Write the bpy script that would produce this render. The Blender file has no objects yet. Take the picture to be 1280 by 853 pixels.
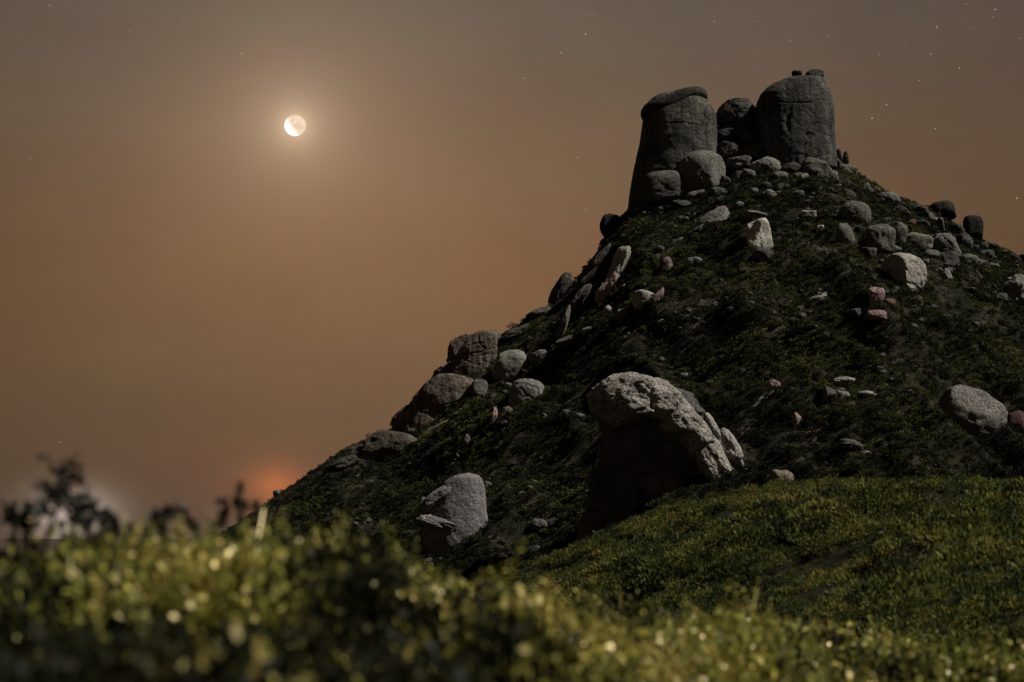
import bpy, math, random
import numpy as np
from mathutils import Vector, Matrix

SC = bpy.context.scene
COL = SC.collection
random.seed(7)
RS = np.random.RandomState(11)

# ------------------------------------------------------------------ camera
FPX = 2844.0                       # focal length in photo pixels (80 mm on a 36 mm sensor, 1280 wide)
PITCH = math.atan(246.0 / FPX)     # horizon lies at photo row 672
CAMZ = 1.6
cam_d = bpy.data.cameras.new('camera')
cam = bpy.data.objects.new('camera', cam_d); COL.objects.link(cam)
cam.location = (0, 0, CAMZ)
cam.rotation_euler = (math.pi / 2 + PITCH, 0, 0)
cam_d.lens = 80.0; cam_d.sensor_width = 36.0
cam_d.clip_start = 0.1; cam_d.clip_end = 200000
cam_d.dof.use_dof = True
cam_d.dof.focus_distance = 300.0
cam_d.dof.aperture_fstop = 2.8
SC.camera = cam

def ray(px, py):
    """direction of a photo pixel, scaled so that its y component is 1"""
    u = (px - 640.0) / FPX; v = (426.5 - py) / FPX
    y = math.cos(PITCH) - v * math.sin(PITCH)
    z = math.sin(PITCH) + v * math.cos(PITCH)
    return u / y, z / y

def P(px, py, Y):
    a, b = ray(px, py)
    return Vector((a * Y, Y, CAMZ + b * Y))

def unit(px, py):
    a, b = ray(px, py)
    return Vector((a, 1, b)).normalized()

# ------------------------------------------------------------------ node helpers
class NT:
    def __init__(s, tree):
        s.t = tree; s.t.nodes.clear()
    def n(s, typ, ins=None, **props):
        nd = s.t.nodes.new(typ)
        for k, v in props.items(): setattr(nd, k, v)
        for k, v in (ins or {}).items():
            if isinstance(v, bpy.types.NodeSocket): s.t.links.new(v, nd.inputs[k])
            else: nd.inputs[k].default_value = v
        return nd
    def math(s, op, a, b=0.0, c=None, clamp=False):
        i = {0: a, 1: b}
        if c is not None: i[2] = c
        return s.n('ShaderNodeMath', i, operation=op, use_clamp=clamp).outputs[0]
    def vmath(s, op, a, b=(0, 0, 0), out=0):
        return s.n('ShaderNodeVectorMath', {0: a, 1: b}, operation=op).outputs[out]
    def mix(s, f, a, b, blend='MIX'):
        return s.n('ShaderNodeMix', {0: f, 6: a, 7: b}, data_type='RGBA', blend_type=blend).outputs[2]
    def ramp(s, f, stops, interp='LINEAR'):
        nd = s.n('ShaderNodeValToRGB', {0: f}); r = nd.color_ramp; r.interpolation = interp
        while len(r.elements) < len(stops): r.elements.new(0.5)
        for e, (p, c) in zip(r.elements, stops):
            e.position = p
            e.color = c if len(c) == 4 else (*c, 1)
        return nd.outputs[0]
    def noise(s, vec, scale, detail=4, rough=0.55, dist=0.0, out=0):
        return s.n('ShaderNodeTexNoise', {'Vector': vec, 'Scale': scale, 'Detail': detail, 'Roughness': rough, 'Distortion': dist}).outputs[out]

def lin(r, g, b):
    f = lambda c: (c / 255 / 12.92) if c <= 10 else ((c / 255 + 0.055) / 1.055) ** 2.4
    return (f(r), f(g), f(b), 1.0)
def g3(v): return (v, v, v, 1)

# ------------------------------------------------------------------ world: hazy light-polluted night sky
W = bpy.data.worlds.new('World'); SC.world = W; W.use_nodes = True
w = NT(W.node_tree)
SUN_EL, SUN_AZ = math.radians(49), math.radians(-9)      # from the right, a little on the camera's side
SUN_DIR = Vector((math.cos(SUN_EL) * math.cos(SUN_AZ), math.cos(SUN_EL) * math.sin(SUN_AZ), math.sin(SUN_EL)))
MOON_DIR = unit(369, 157)
dirv = w.n('ShaderNodeTexCoord').outputs['Generated']
zc = w.n('ShaderNodeSeparateXYZ', {0: dirv}).outputs[2]
E = lambda py: math.sin(math.atan(ray(640, py)[1]))
pos = lambda py: 0.5 + 0.5 * E(py)
base = w.ramp(w.math('MULTIPLY_ADD', zc, 0.5, 0.5), [
    (0.0, lin(26, 22, 19)), (0.485, lin(50, 40, 34)), (0.5, lin(90, 74, 62)), (pos(600), lin(94, 73, 56)),
    (pos(480), lin(99, 76, 54)), (pos(340), lin(106, 79, 54)), (pos(200), lin(103, 81, 61)), (pos(20), lin(97, 83, 71)),
    (0.66, lin(78, 66, 57)), (0.80, lin(46, 39, 35)), (1.0, lin(30, 26, 25))])
def glow(center, radius, power=1.0, sq=(1, 1, 1)):
    d = w.vmath('SUBTRACT', dirv, tuple(center))
    d = w.vmath('MULTIPLY', d, sq)
    L = w.vmath('LENGTH', d, out=1)
    q = w.math('POWER', w.math('DIVIDE', L, radius), power)
    return w.math('EXPONENT', w.math('MULTIPLY', q, -1.0))
def scale(fac, col):
    return w.vmath('SCALE', col) if False else w.mix(1.0, col, w.n('ShaderNodeCombineColor', {0: fac, 1: fac, 2: fac}).outputs[0], 'MULTIPLY')
px2 = 1.0 / FPX
wide = glow(unit(600, 290), 620 * px2, 2.0)              # the lit veil of haze round the moon
col = scale(w.math('MULTIPLY_ADD', wide, 0.50, 0.70), base)
nz = w.noise(w.vmath('MULTIPLY', dirv, (1.0, 1.0, 2.2)), 8.0, 6, 0.62)
col = scale(w.math('MULTIPLY_ADD', nz, 0.34, 0.83), col)
nz2 = w.n('ShaderNodeTexNoise', {'Vector': dirv, 'Scale': 22.0, 'Detail': 5.0, 'Roughness': 0.6}).outputs[1]
col = w.mix(0.10, col, nz2, 'OVERLAY')
adds = [
    (glow(MOON_DIR, 13 * px2), (0.45, 0.33, 0.23, 1)),
    (glow(MOON_DIR, 34 * px2), (0.17, 0.13, 0.09, 1)),
    (glow(MOON_DIR, 95 * px2), (0.155, 0.105, 0.067, 1)),
    (glow(MOON_DIR, 290 * px2, 1.2), (0.056, 0.038, 0.022, 1)),
    (glow(unit(640, 330), 260 * px2, 2.0, (1, 1, 1.5)), (0.010, 0.002, 0.0, 1)),
    (glow(unit(400, 300), 230 * px2, 2.0, (1, 1, 1.3)), (0.024, 0.009, 0.0, 1)),
    (glow(unit(345, 608), 30 * px2, 1.6, (1, 1, 1.3)), (0.27, 0.062, 0.010, 1)),
    (glow(unit(350, 610), 110 * px2, 1.5, (1, 1, 1.7)), (0.05, 0.010, 0.0, 1)),
    (glow(unit(90, 646), 38 * px2, 2.0, (0.8, 1, 1.2)), (0.42, 0.35, 0.30, 1)),
    (glow(unit(205, 672), 34 * px2, 2.0, (1, 1, 2.2)), (0.10, 0.085, 0.08, 1)),
]
for f, c in adds:
    col = w.mix(1.0, col, scale(f, c), 'ADD')
bg1 = w.n('ShaderNodeBackground', {0: col, 1: 1.0})
sky = w.n('ShaderNodeTexSky', sky_type='NISHITA', sun_disc=False,
          sun_elevation=math.asin(SUN_DIR.z), sun_rotation=math.radians(99))
bg2 = w.n('ShaderNodeBackground', {0: sky.outputs[0], 1: 0.0006})
w.n('ShaderNodeOutputWorld', {0: w.n('ShaderNodeAddShader', {0: bg1.outputs[0], 1: bg2.outputs[0]}).outputs[0]})
# atmospheric sky light is smooth: no need for a big importance map
W.cycles.sampling_method = 'MANUAL'; W.cycles.sample_map_resolution = 512

sun_d = bpy.data.lights.new('sun', 'SUN'); sun_d.energy = 4.6; sun_d.angle = math.radians(0.5); sun_d.color = (1.0, 0.94, 0.84)
sun = bpy.data.objects.new('sun', sun_d); COL.objects.link(sun)
sun.rotation_euler = SUN_DIR.to_track_quat('Z', 'Y').to_euler(); sun.location = SUN_DIR * 400
SC.view_settings.view_transform = 'Standard'; SC.view_settings.look = 'None'
SC.view_settings.exposure = 0.0; SC.view_settings.gamma = 1.0; SC.view_settings.use_curve_mapping = False
SC.render.engine = 'CYCLES'
SC.cycles.use_denoising = True
SC.cycles.max_bounces = 5; SC.cycles.diffuse_bounces = 2; SC.cycles.glossy_bounces = 2
SC.cycles.transmission_bounces = 3; SC.cycles.caustics_reflective = False; SC.cycles.caustics_refractive = False

# ------------------------------------------------------------------ vector noise
def _h(ix, iy, iz, seed):
    h = (ix.astype(np.uint32) * np.uint32(374761393) + iy.astype(np.uint32) * np.uint32(668265263)
         + iz.astype(np.uint32) * np.uint32(2147483647) + np.uint32((seed * 974711 + 12345) & 0xffffffff))
    h = (h ^ (h >> np.uint32(13))) * np.uint32(1274126177)
    h = (h ^ (h >> np.uint32(16))) * np.uint32(2246822519)
    h = h ^ (h >> np.uint32(15))
    return h.astype(np.float64) / 2147483648.0 - 1.0
def vnoise(x, y, z, seed=0):
    x, y, z = np.broadcast_arrays(np.asarray(x, float), np.asarray(y, float), np.asarray(z, float))
    fx, fy, fz = np.floor(x), np.floor(y), np.floor(z)
    ix, iy, iz = fx.astype(np.int64), fy.astype(np.int64), fz.astype(np.int64)
    tx, ty, tz = x - fx, y - fy, z - fz
    tx = tx * tx * tx * (tx * (tx * 6 - 15) + 10); ty = ty * ty * ty * (ty * (ty * 6 - 15) + 10); tz = tz * tz * tz * (tz * (tz * 6 - 15) + 10)
    r = 0
    for a in (0, 1):
        for b in (0, 1):
            for c in (0, 1):
                r = r + _h(ix + a, iy + b, iz + c, seed) * (tx if a else 1 - tx) * (ty if b else 1 - ty) * (tz if c else 1 - tz)
    return r
def fbm(x, y, z, oct=4, seed=0, gain=0.5):
    r = 0; a = 1.0; f = 1.0; t = 0
    for o in range(oct):
        r = r + a * vnoise(x * f + 13.7 * o, y * f + 5.1 * o, z * f + 9.3 * o, seed + o); t += a; a *= gain; f *= 2.03
    return r / t

# ------------------------------------------------------------------ object helpers
def link(o, parent=None):
    COL.objects.link(o)
    if parent is not None: o.parent = parent
    return o
def tag(o, label=None, cat=None, group=None, kind=None):
    if label: o['label'] = label
    if cat: o['category'] = cat
    if group: o['group'] = group
    if kind: o['kind'] = kind
    return o
def mesh_from(name, V, F, mat, smooth=True):
    me = bpy.data.meshes.new(name)
    V = np.asarray(V, np.float32); F = np.asarray(F, np.int32)
    k = F.shape[1]
    me.vertices.add(len(V)); me.vertices.foreach_set('co', V.ravel())
    me.loops.add(F.size); me.loops.foreach_set('vertex_index', F.ravel())
    me.polygons.add(len(F)); me.polygons.foreach_set('loop_start', np.arange(0, F.size, k, dtype=np.int32))
    me.polygons.foreach_set('loop_total', np.full(len(F), k, np.int32))
    me.polygons.foreach_set('use_smooth', np.full(len(F), smooth, bool))
    me.update(calc_edges=True); me.validate()
    if mat: me.materials.append(mat)
    return me
def obj(name, me, loc=(0, 0, 0), parent=None):
    o = bpy.data.objects.new(name, me); o.location = loc
    return link(o, parent)
def grid_faces(nr, nc, wrap=False):
    r = np.arange(nr - 1)[:, None]; c = np.arange(nc if wrap else nc - 1)[None, :]
    a = r * nc + c; b = r * nc + (c + 1) % nc
    return np.stack([a, b, b + nc, a + nc], -1).reshape(-1, 4)

# ------------------------------------------------------------------ materials
def new_mat(name):
    m = bpy.data.materials.new(name); m.use_nodes = True
    return m, NT(m.node_tree)

def rock_mat(name, streak=0.0, bump=0.25, lichen=0.5, sc=1.0, tone=None):
    m, t = new_mat(name)
    p = t.n('ShaderNodeNewGeometry').outputs['Position']
    oc = t.n('ShaderNodeObjectInfo').outputs['Color']
    if tone: oc = t.n('ShaderNodeRGB').outputs[0]; oc.default_value = tone
    n1 = t.noise(p, 0.55 * sc, 6, 0.6)
    n2 = t.noise(p, 3.2 * sc, 6, 0.65)
    n3 = t.noise(p, 9.0 * sc, 4, 0.7)
    v = t.ramp(n1, [(0.3, g3(0.55)), (0.55, g3(1.0)), (0.75, g3(1.3))])
    c = t.mix(1.0, oc, v, 'MULTIPLY')
    sp = t.ramp(n2, [(0.40, g3(1.0 - 0.75 * lichen)), (0.50, g3(0.85)), (0.60, g3(1.18))])
    c = t.mix(1.0, c, sp, 'MULTIPLY')
    sp2 = t.ramp(n3, [(0.36, g3(0.55)), (0.5, g3(1.0)), (0.66, g3(1.35))])
    c = t.mix(0.75, c, sp2, 'MULTIPLY')
    # lichen with a green-grey cast in blotches
    lm = t.ramp(t.noise(p, 1.1 * sc, 5, 0.6), [(0.52, g3(0)), (0.66, g3(0.55))])
    c = t.mix(lm, c, t.mix(1.0, c, (0.75, 0.80, 0.55, 1), 'MULTIPLY'))
    if streak:
        q = t.vmath('MULTIPLY', p, (1.0, 1.0, 0.09))
        s1 = t.ramp(t.noise(q, 1.6 * sc, 5, 0.6, 0.4), [(0.40, g3(1 - streak)), (0.56, g3(1.0)), (0.7, g3(1.2))])
        c = t.mix(1.0, c, s1, 'MULTIPLY')
    b1 = t.noise(p, 2.4 * sc, 8, 0.65)
    vor = t.n('ShaderNodeTexVoronoi', {'Vector': t.vmath('ADD', p, t.noise(p, 1.2, 3, 0.5, out=1)), 'Scale': 0.8 * sc}, feature='DISTANCE_TO_EDGE').outputs[0]
    crk = t.ramp(vor, [(0.0, g3(0)), (0.035, g3(1))])
    hh = t.math('ADD', t.math('MULTIPLY', b1, 1.0), t.math('MULTIPLY', crk, 0.05))
    bp = t.n('ShaderNodeBump', {'Strength': 0.85, 'Distance': bump, 'Height': hh})
    bs = t.n('ShaderNodeBsdfPrincipled', {'Base Color': c, 'Roughness': 0.92, 'Specular IOR Level': 0.15, 'Normal': bp.outputs[0]})
    t.n('ShaderNodeOutputMaterial', {0: bs.outputs[0]})
    return m
M_ROCK = rock_mat('granite', 0.0, 0.35, 0.45)
M_PEAK = rock_mat('weathered_granite', 0.5, 0.55, 0.55, 0.8)
M_SPECK = rock_mat('lichen_granite', 0.0, 0.5, 0.95, 1.5)

def leaf_mat(name, stops, dark=0.5, nscale=0.05, rough=0.5, spec=0.3, trans=0.25, blot=1.0, stretch=(1, 1, 1), tint=(1, 1, 1, 1)):
    m, t = new_mat(name)
    g = t.n('ShaderNodeNewGeometry')
    p = t.vmath('MULTIPLY', g.outputs['Position'], stretch)
    rnd = t.n('ShaderNodeObjectInfo').outputs['Random']
    n = t.noise(p, nscale, 4, 0.6)
    f = t.math('ADD', t.math('MULTIPLY', rnd, 0.36), t.math('MULTIPLY', n, 0.9 * blot))
    f = t.math('ADD', f, -0.18)
    c = t.ramp(f, stops)
    rp = t.n('ShaderNodeNewGeometry').outputs['Random Per Island']
    c = t.mix(1.0, c, t.ramp(rp, [(0.0, g3(dark)), (0.8, g3(1.1)), (1.0, g3(1.7))]), 'MULTIPLY')
    bs = t.n('ShaderNodeBsdfPrincipled', {'Base Color': c, 'Roughness': rough, 'Specular IOR Level': spec, 'Specular Tint': tint})
    tr = t.n('ShaderNodeBsdfTranslucent', {0: c})
    mx = t.n('ShaderNodeMixShader', {0: trans, 1: bs.outputs[0], 2: tr.outputs[0]})
    t.n('ShaderNodeOutputMaterial', {0: mx.outputs[0]})
    return m
M_HILLV = leaf_mat('mountain_scrub', [(0.26, (0.009, 0.011, 0.007)), (0.43, (0.019, 0.023, 0.011)), (0.55, (0.046, 0.056, 0.019)), (0.70, (0.12, 0.12, 0.037))],
                   0.45, 0.07, 0.8, 0.1, 0.25)
M_HUMPV = leaf_mat('heath', [(0.26, (0.018, 0.025, 0.009)), (0.41, (0.056, 0.070, 0.019)), (0.56, (0.150, 0.162, 0.038)), (0.82, (0.28, 0.19, 0.055))],
                   0.35, 0.45, 0.7, 0.15, 0.45)
FS = [(0.20, (0.07, 0.10, 0.024)), (0.36, (0.25, 0.27, 0.055)), (0.56, (0.50, 0.45, 0.10)), (0.82, (0.64, 0.50, 0.20))]
M_FOREV = leaf_mat('near_foliage', FS, 0.12, 1.3, 0.55, 0.5, 0.45, 1.0)
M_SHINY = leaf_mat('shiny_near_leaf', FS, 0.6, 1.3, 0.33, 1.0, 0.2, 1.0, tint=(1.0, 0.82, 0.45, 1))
M_FORED = leaf_mat('shaded_near_foliage', [(0.25, (0.008, 0.010, 0.005)), (0.5, (0.024, 0.026, 0.010)), (0.75, (0.085, 0.072, 0.030))], 0.3, 1.2, 0.6, 0.15, 0.3, 1.0)  # dark copy of the near leaf colours, standing in for shade
def plain(name, c, rough=0.9, spec=0.1):
    m, t = new_mat(name)
    p = t.n('ShaderNodeNewGeometry').outputs['Position']
    cc = t.mix(1.0, (*c, 1), t.ramp(t.noise(p, 3.0, 4, 0.6), [(0.3, g3(0.6)), (0.7, g3(1.3))]), 'MULTIPLY')
    bs = t.n('ShaderNodeBsdfPrincipled', {'Base Color': cc, 'Roughness': rough, 'Specular IOR Level': spec})
    t.n('ShaderNodeOutputMaterial', {0: bs.outputs[0]})
    return m
M_BARK = plain('dark_bark', (0.025, 0.018, 0.013))
M_DLEAF = plain('dark_leaf', (0.020, 0.020, 0.012), 0.6, 0.3)

def soil_mat(name, stops, sc, bumpd):
    m, t = new_mat(name)
    p = t.n('ShaderNodeNewGeometry').outputs['Position']
    q = t.vmath('MULTIPLY', p, (0.6, 1.0, 1.3))
    n = t.noise(q, sc, 8, 0.65)
    c = t.ramp(n, stops)
    n2 = t.noise(p, sc * 7, 5, 0.7)
    c = t.mix(1.0, c, t.ramp(n2, [(0.35, g3(0.45)), (0.65, g3(1.4))]), 'MULTIPLY')
    bp = t.n('ShaderNodeBump', {'Strength': 0.9, 'Distance': bumpd, 'Height': n2})
    bs = t.n('ShaderNodeBsdfPrincipled', {'Base Color': c, 'Roughness': 0.95, 'Specular IOR Level': 0.05, 'Normal': bp.outputs[0]})
    t.n('ShaderNodeOutputMaterial', {0: bs.outputs[0]})
    return m
M_HILL = soil_mat('hill_soil', [(0.35, (0.012, 0.013, 0.009)), (0.5, (0.022, 0.022, 0.014)), (0.60, (0.050, 0.041, 0.032)), (0.72, (0.12, 0.098, 0.080))], 0.35, 0.5)
M_GROUND = soil_mat('ground_soil', [(0.35, (0.012, 0.013, 0.008)), (0.5, (0.024, 0.024, 0.013)), (0.7, (0.045, 0.038, 0.024))], 0.8, 0.08)

# ------------------------------------------------------------------ terrain
BASE = -7.0
SIL = [(-500, 760, 250), (150, 716, 270), (250, 684, 280), (318, 640, 285), (350, 617, 288), (400, 583, 292), (440, 556, 296), (480, 543, 300),
       (500, 527, 302), (520, 508, 304), (545, 484, 306), (570, 458, 308), (600, 432, 309), (625, 417, 310), (660, 398, 311),
       (695, 378, 312), (720, 348, 314), (750, 310, 316), (762, 290, 317), (775, 272, 318), (790, 256, 320), (830, 238, 321), (880, 216, 322),
       (940, 199, 323), (1000, 192, 324), (1035, 195, 325), (1060, 209, 326), (1085, 225, 327), (1105, 239, 328), (1130, 249, 328),
       (1160, 261, 329), (1190, 279, 330), (1215, 296, 331), (1240, 306, 332), (1265, 317, 333), (1285, 328, 334), (1340, 352, 335),
       (1500, 430, 338), (1900, 640, 340), (2300, 760, 340)]
_sx, _sy, _sz = [], [], []
for px, py, Y in SIL:
    q = P(px, py, Y); _sx.append(q.x); _sy.append(Y); _sz.append(max(q.z, BASE + 0.5))
_sx, _sy, _sz = map(np.array, (_sx, _sy, _sz))
def ridge(x): return np.interp(x, _sx, _sy), np.interp(x, _sx, _sz)
def hill_z(x, y, fine=True):
    x = np.asarray(x, float); y = np.asarray(y, float)
    # gullies bend the slope down towards the left front
    Yr, Zr = ridge(x)
    _, Zs = ridge(x * 0.985 + 1.0)
    d = Yr - y
    D = 1.85 * (Zr - BASE) + 26
    a = np.clip(1 - np.abs(d) / D, 0, 1)
    h = (Zr - BASE) * a ** 1.22
    amp = np.clip(np.abs(d) / 22, 0.06, 1) * np.clip(a * 5, 0, 1)
    z = BASE + h
    z = z + amp * 3.4 * fbm(x / 34, y / 40, 0.3, 3, 3)
    z = z + amp * 3.4 * (0.5 - np.abs(fbm((x + 0.35 * y) / 13, y / 30, 1.7, 3, 9)) * 2)
    z = z + amp * 1.5 * fbm(x / 6.5, y / 5, 2.2, 3, 15)
    if fine:
        amp2 = np.clip(np.abs(d) / 8, 0.35, 1) * np.clip(a * 5, 0, 1)
        z = z + amp2 * 0.38 * fbm(x / 2.6, y / 1.1, 4.1, 3, 21)
        z = z + amp2 * 0.16 * vnoise(x / 0.8, y / 0.45, 4.1, 29)
    return z

CR = [(-200, 672, 5.6), (0, 674, 6.0), (120, 682, 6.2), (230, 676, 6.4), (300, 656, 6.6), (400, 642, 7.0), (470, 651, 7.3), (520, 686, 7.6), (650, 710, 8.6), (800, 741, 10.0),
      (950, 771, 11.5), (1100, 792, 13.0), (1280, 812, 15.0), (1500, 830, 17.0)]
_c = np.array([(P(a, b, Y).x, Y, P(a, b, Y).z) for a, b, Y in CR])
HU = [(300, 900), (500, 800), (600, 735), (670, 712), (740, 683), (800, 659), (900, 622), (1000, 606), (1070, 601), (1200, 615), (1280, 634), (1400, 656), (1700, 700)]
_hu = np.array([(P(a, b, 58).x, P(a, b, 58).z) for a, b in HU])
def smax(a, b, k):
    h = np.clip(0.5 + 0.5 * (a - b) / k, 0, 1)
    return b * (1 - h) + a * h + k * h * (1 - h)
def ground_z(x, y, noise=True):
    x = np.asarray(x, float); y = np.asarray(y, float)
    Yc = np.interp(x, _c[:, 0], _c[:, 1]); Zc = np.interp(x, _c[:, 0], _c[:, 2]) - np.interp(x, [-1.0, -0.55, 0.2], [0.345, 0.305, 0.31])
    s = np.interp(x, [-1.5, -0.6, 0.0, 1.5, 3.0], [0.085, 0.075, 0.045, 0.02, 0.0])
    d = y - Yc
    near = Zc - s * np.clip(-d, 0, 6) - 0.012 * np.clip(d, 0, 2) ** 2 - 0.16 * np.clip(d - 1.2, 0, 60)
    zh = np.interp(x, _hu[:, 0], _hu[:, 1]) - 0.16
    e = 58 - y
    hump = zh - np.where(e > 0, 0.05 * np.clip(e - 3, 0, 200) + 0.025 * np.clip(e, 0, 3), 0) - np.where(e < 0, 0.006 * e * e, 0)
    z = smax(near, hump, 0.35)
    z = smax(z, np.full_like(z, BASE), 0.8)
    if noise:
        k = np.clip((y - 12) / 30, 0.0, 1)
        z = z + (0.03 + 0.17 * k) * fbm(x / (0.5 + 3 * k), y / (0.5 + 3 * k), 0.5, 3, 41) * np.clip(y / 3, 0, 1)
        z = z + 0.75 * k * fbm(x / 3.0, y / 2.0, 0.5, 3, 47)
        z = z + 0.17 * (1 - k) * np.clip((y - 2) / 2, 0, 1) * fbm(x / 0.55, y / 0.5, 0.5, 2, 53)
    return z

def tensor(name, xs, ys, fz, mat):
    X, Y = np.meshgrid(xs, ys)
    V = np.stack([X, Y, fz(X, Y)], -1).reshape(-1, 3)
    return obj(name, mesh_from(name, V, grid_faces(len(ys), len(xs)), mat))

far = np.geomspace(30, 9000, 26)
xs = np.concatenate([-far[::-1], np.arange(-28, 28.01, 0.22), far])
ys = np.concatenate([[-3000, -300, -60, -20, -6, -2], np.arange(0, 16, 0.12), np.arange(16, 80, 0.3), np.geomspace(80, 1200, 30), ])
def gsheet(X, Y):
    z = ground_z(X, Y)
    Y_r, Z_r = ridge(X)
    under = (Y > 120)
    z = np.where(under, BASE - 0.6, z)
    coast = np.clip((Y - 600) / 500, 0, 1) * 30 + np.clip((np.abs(X) - 500) / 1500, 0, 1) * 30
    return z - coast
ground = tag(tensor('ground', xs, ys, gsheet, M_GROUND), kind='structure')
hx = np.concatenate([np.arange(-150, -52, 2.0), np.arange(-52, 92, 0.30), np.arange(92, 260, 2.0)])
hy = np.concatenate([np.arange(150, 196, 1.0), np.arange(196, 345, 0.32), np.arange(345, 470, 2.5)])
def hsheet(X, Y):
    z = hill_z(X, Y)
    edge = np.clip((X + 150) / 12, 0, 1) * np.clip((258 - X) / 12, 0, 1) * np.clip((Y - 150) / 12, 0, 1) * np.clip((467 - Y) / 12, 0, 1)
    return z * edge + (BASE - 1.5) * (1 - edge)
hill = tag(tensor('hill', hx, hy, hsheet, M_HILL), kind='structure')
# sea beyond the coast on the left
m_sea, t = new_mat('sea_water')
pp = t.n('ShaderNodeNewGeometry').outputs['Position']
bp = t.n('ShaderNodeBump', {'Strength': 0.4, 'Distance': 1.0, 'Height': t.noise(pp, 0.15, 5, 0.6)})
t.n('ShaderNodeOutputMaterial', {0: t.n('ShaderNodeBsdfPrincipled', {'Base Color': (0.02, 0.025, 0.03, 1), 'Roughness': 0.25, 'Normal': bp.outputs[0]}).outputs[0]})
sv = [(-60000, -60000, -25), (60000, -60000, -25), (60000, 60000, -25), (-60000, 60000, -25)]
tag(obj('sea', mesh_from('sea', sv, [(0, 1, 2, 3)], m_sea)), kind='structure')

def hit(px, py, y0=150.0, y1=345.0, back=0.0):
    """distance at which the line of sight meets the hill"""
    a, b = ray(px, py)
    Y = np.arange(y0, y1, 0.2)
    z = hill_z(a * Y, Y, False)
    k = np.where(CAMZ + b * Y < z)[0]
    if len(k): return float(Y[k[0]])
    Yr, _ = ridge(np.array(a * 320.0)); return float(Yr)

# ------------------------------------------------------------------ rocks
_ico = {}
def ico(sub):
    if sub not in _ico:
        import bmesh
        bm = bmesh.new(); bmesh.ops.create_icosphere(bm, subdivisions=sub, radius=1.0)
        bm.verts.ensure_lookup_table()
        V = np.array([v.co[:] for v in bm.verts]); F = np.array([[v.index for v in f.verts] for f in bm.faces]); bm.free()
        _ico[sub] = (V / np.linalg.norm(V, axis=1)[:, None], F)
    return _ico[sub]
def rock_shape(seed, w, d, h, tilt=0.0, block=None, cuts=8, rough=0.12, sub=4, crack=None, taper=0.0):
    V, F = ico(sub)
    rq = np.random.RandomState(seed + 5000)
    if block is None: block = rq.uniform(2.2, 3.2)
    if crack is None: crack = rq.choice([0, 0.05, 0.08, 0.11])
    r = (np.abs(V) ** block).sum(1) ** (-1.0 / block)
    Q = V * r[:, None]
    rs = np.random.RandomState(seed)
    o = rs.uniform(-50, 50, 3)
    for k in range(cuts):
        n = rs.normal(size=3); n /= np.linalg.norm(n)
        c = rs.uniform(0.58, 0.92)
        e = Q @ n - c
        Q = Q - n[None, :] * np.clip(e, 0, None)[:, None] * rs.uniform(0.7, 0.97)
    f1 = fbm(Q[:, 0] * 1.1 + o[0], Q[:, 1] * 1.1 + o[1], Q[:, 2] * 1.1 + o[2], 3, seed % 97)
    f2 = fbm(Q[:, 0] * 4.2 + o[0], Q[:, 1] * 4.2 + o[1], Q[:, 2] * 4.2 + o[2], 4, seed % 89, 0.6)
    k = 1 + rough * 1.7 * f1 + rough * 0.55 * f2
    if crack:
        n = rs.normal(size=3); n[1] *= 0.3; n /= np.linalg.norm(n)
        s = (Q @ n) * 2.2 + 0.9 * vnoise(Q[:, 0] * 2 + o[0], Q[:, 1] * 2, Q[:, 2] * 2, 5)
        k = k - crack * np.exp(-((s - np.round(s)) / 0.07) ** 2)
    Q = Q * k[:, None]
    if taper: Q[:, 0] *= 1 - taper * Q[:, 2]
    Q = Q * np.array([w / 2, d / 2, h / 2])
    a = math.radians(tilt); ca, sa = math.cos(a), math.sin(a)
    x = Q[:, 0] * ca + Q[:, 2] * sa; z = -Q[:, 0] * sa + Q[:, 2] * ca
    return np.stack([x, Q[:, 1], z], 1), F

LIGHT = (0.35, 0.332, 0.305, 1); GREY = (0.215, 0.208, 0.194, 1); MID = (0.135, 0.132, 0.121, 1); DARK = (0.075, 0.073, 0.066, 1)
PINK = (0.31, 0.225, 0.22, 1); WHITE = (0.56, 0.53, 0.49, 1); RUST = (0.17, 0.095, 0.07, 1); BLACK = (0.035, 0.033, 0.03, 1)
_seed = [100]
BASES = []
def boulder(px, py, w_, h_, tone, label, group=None, name='boulder', cat='boulder', tilt=0.0, sub=None, mat=None, Y=None, dist=None, parent=None, dk=0.9, **kw):
    _seed[0] += 1
    if Y is None: Y = hit(px, py + 0.36 * h_) + 0.0
    m = Y / FPX
    ww, hh = w_ * m, h_ * m
    if parent is None: ww *= 1.1; hh *= 1.08
    dd = (ww * 0.6 + hh * 0.4) * dk
    if sub is None: sub = 5 if max(w_, h_) > 34 else (4 if max(w_, h_) > 12 else 3)
    V, F = rock_shape(_seed[0], ww * 1.04, dd, hh * 1.04, tilt, sub=sub, **kw)
    bury = 0.11 if parent is None else 0.0
    hh *= 1 + bury * 1.6
    c = P(px, py + bury * 0.8 * h_, Y)
    c.y += 0.22 * dd * (parent is None)
    if parent is None: BASES.append((P(px, py + 0.5 * h_, Y), ww, hh))
    loc = c if parent is None else c - parent.location
    o = obj(name, mesh_from(name, V, F, mat or M_ROCK), loc, parent)
    j = random.uniform(0.88, 1.12)
    o.color = (tone[0] * j, tone[1] * j, tone[2] * j, 1)
    if parent is None: tag(o, label, cat, group)
    elif label: o['label'] = label
    return o

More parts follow.
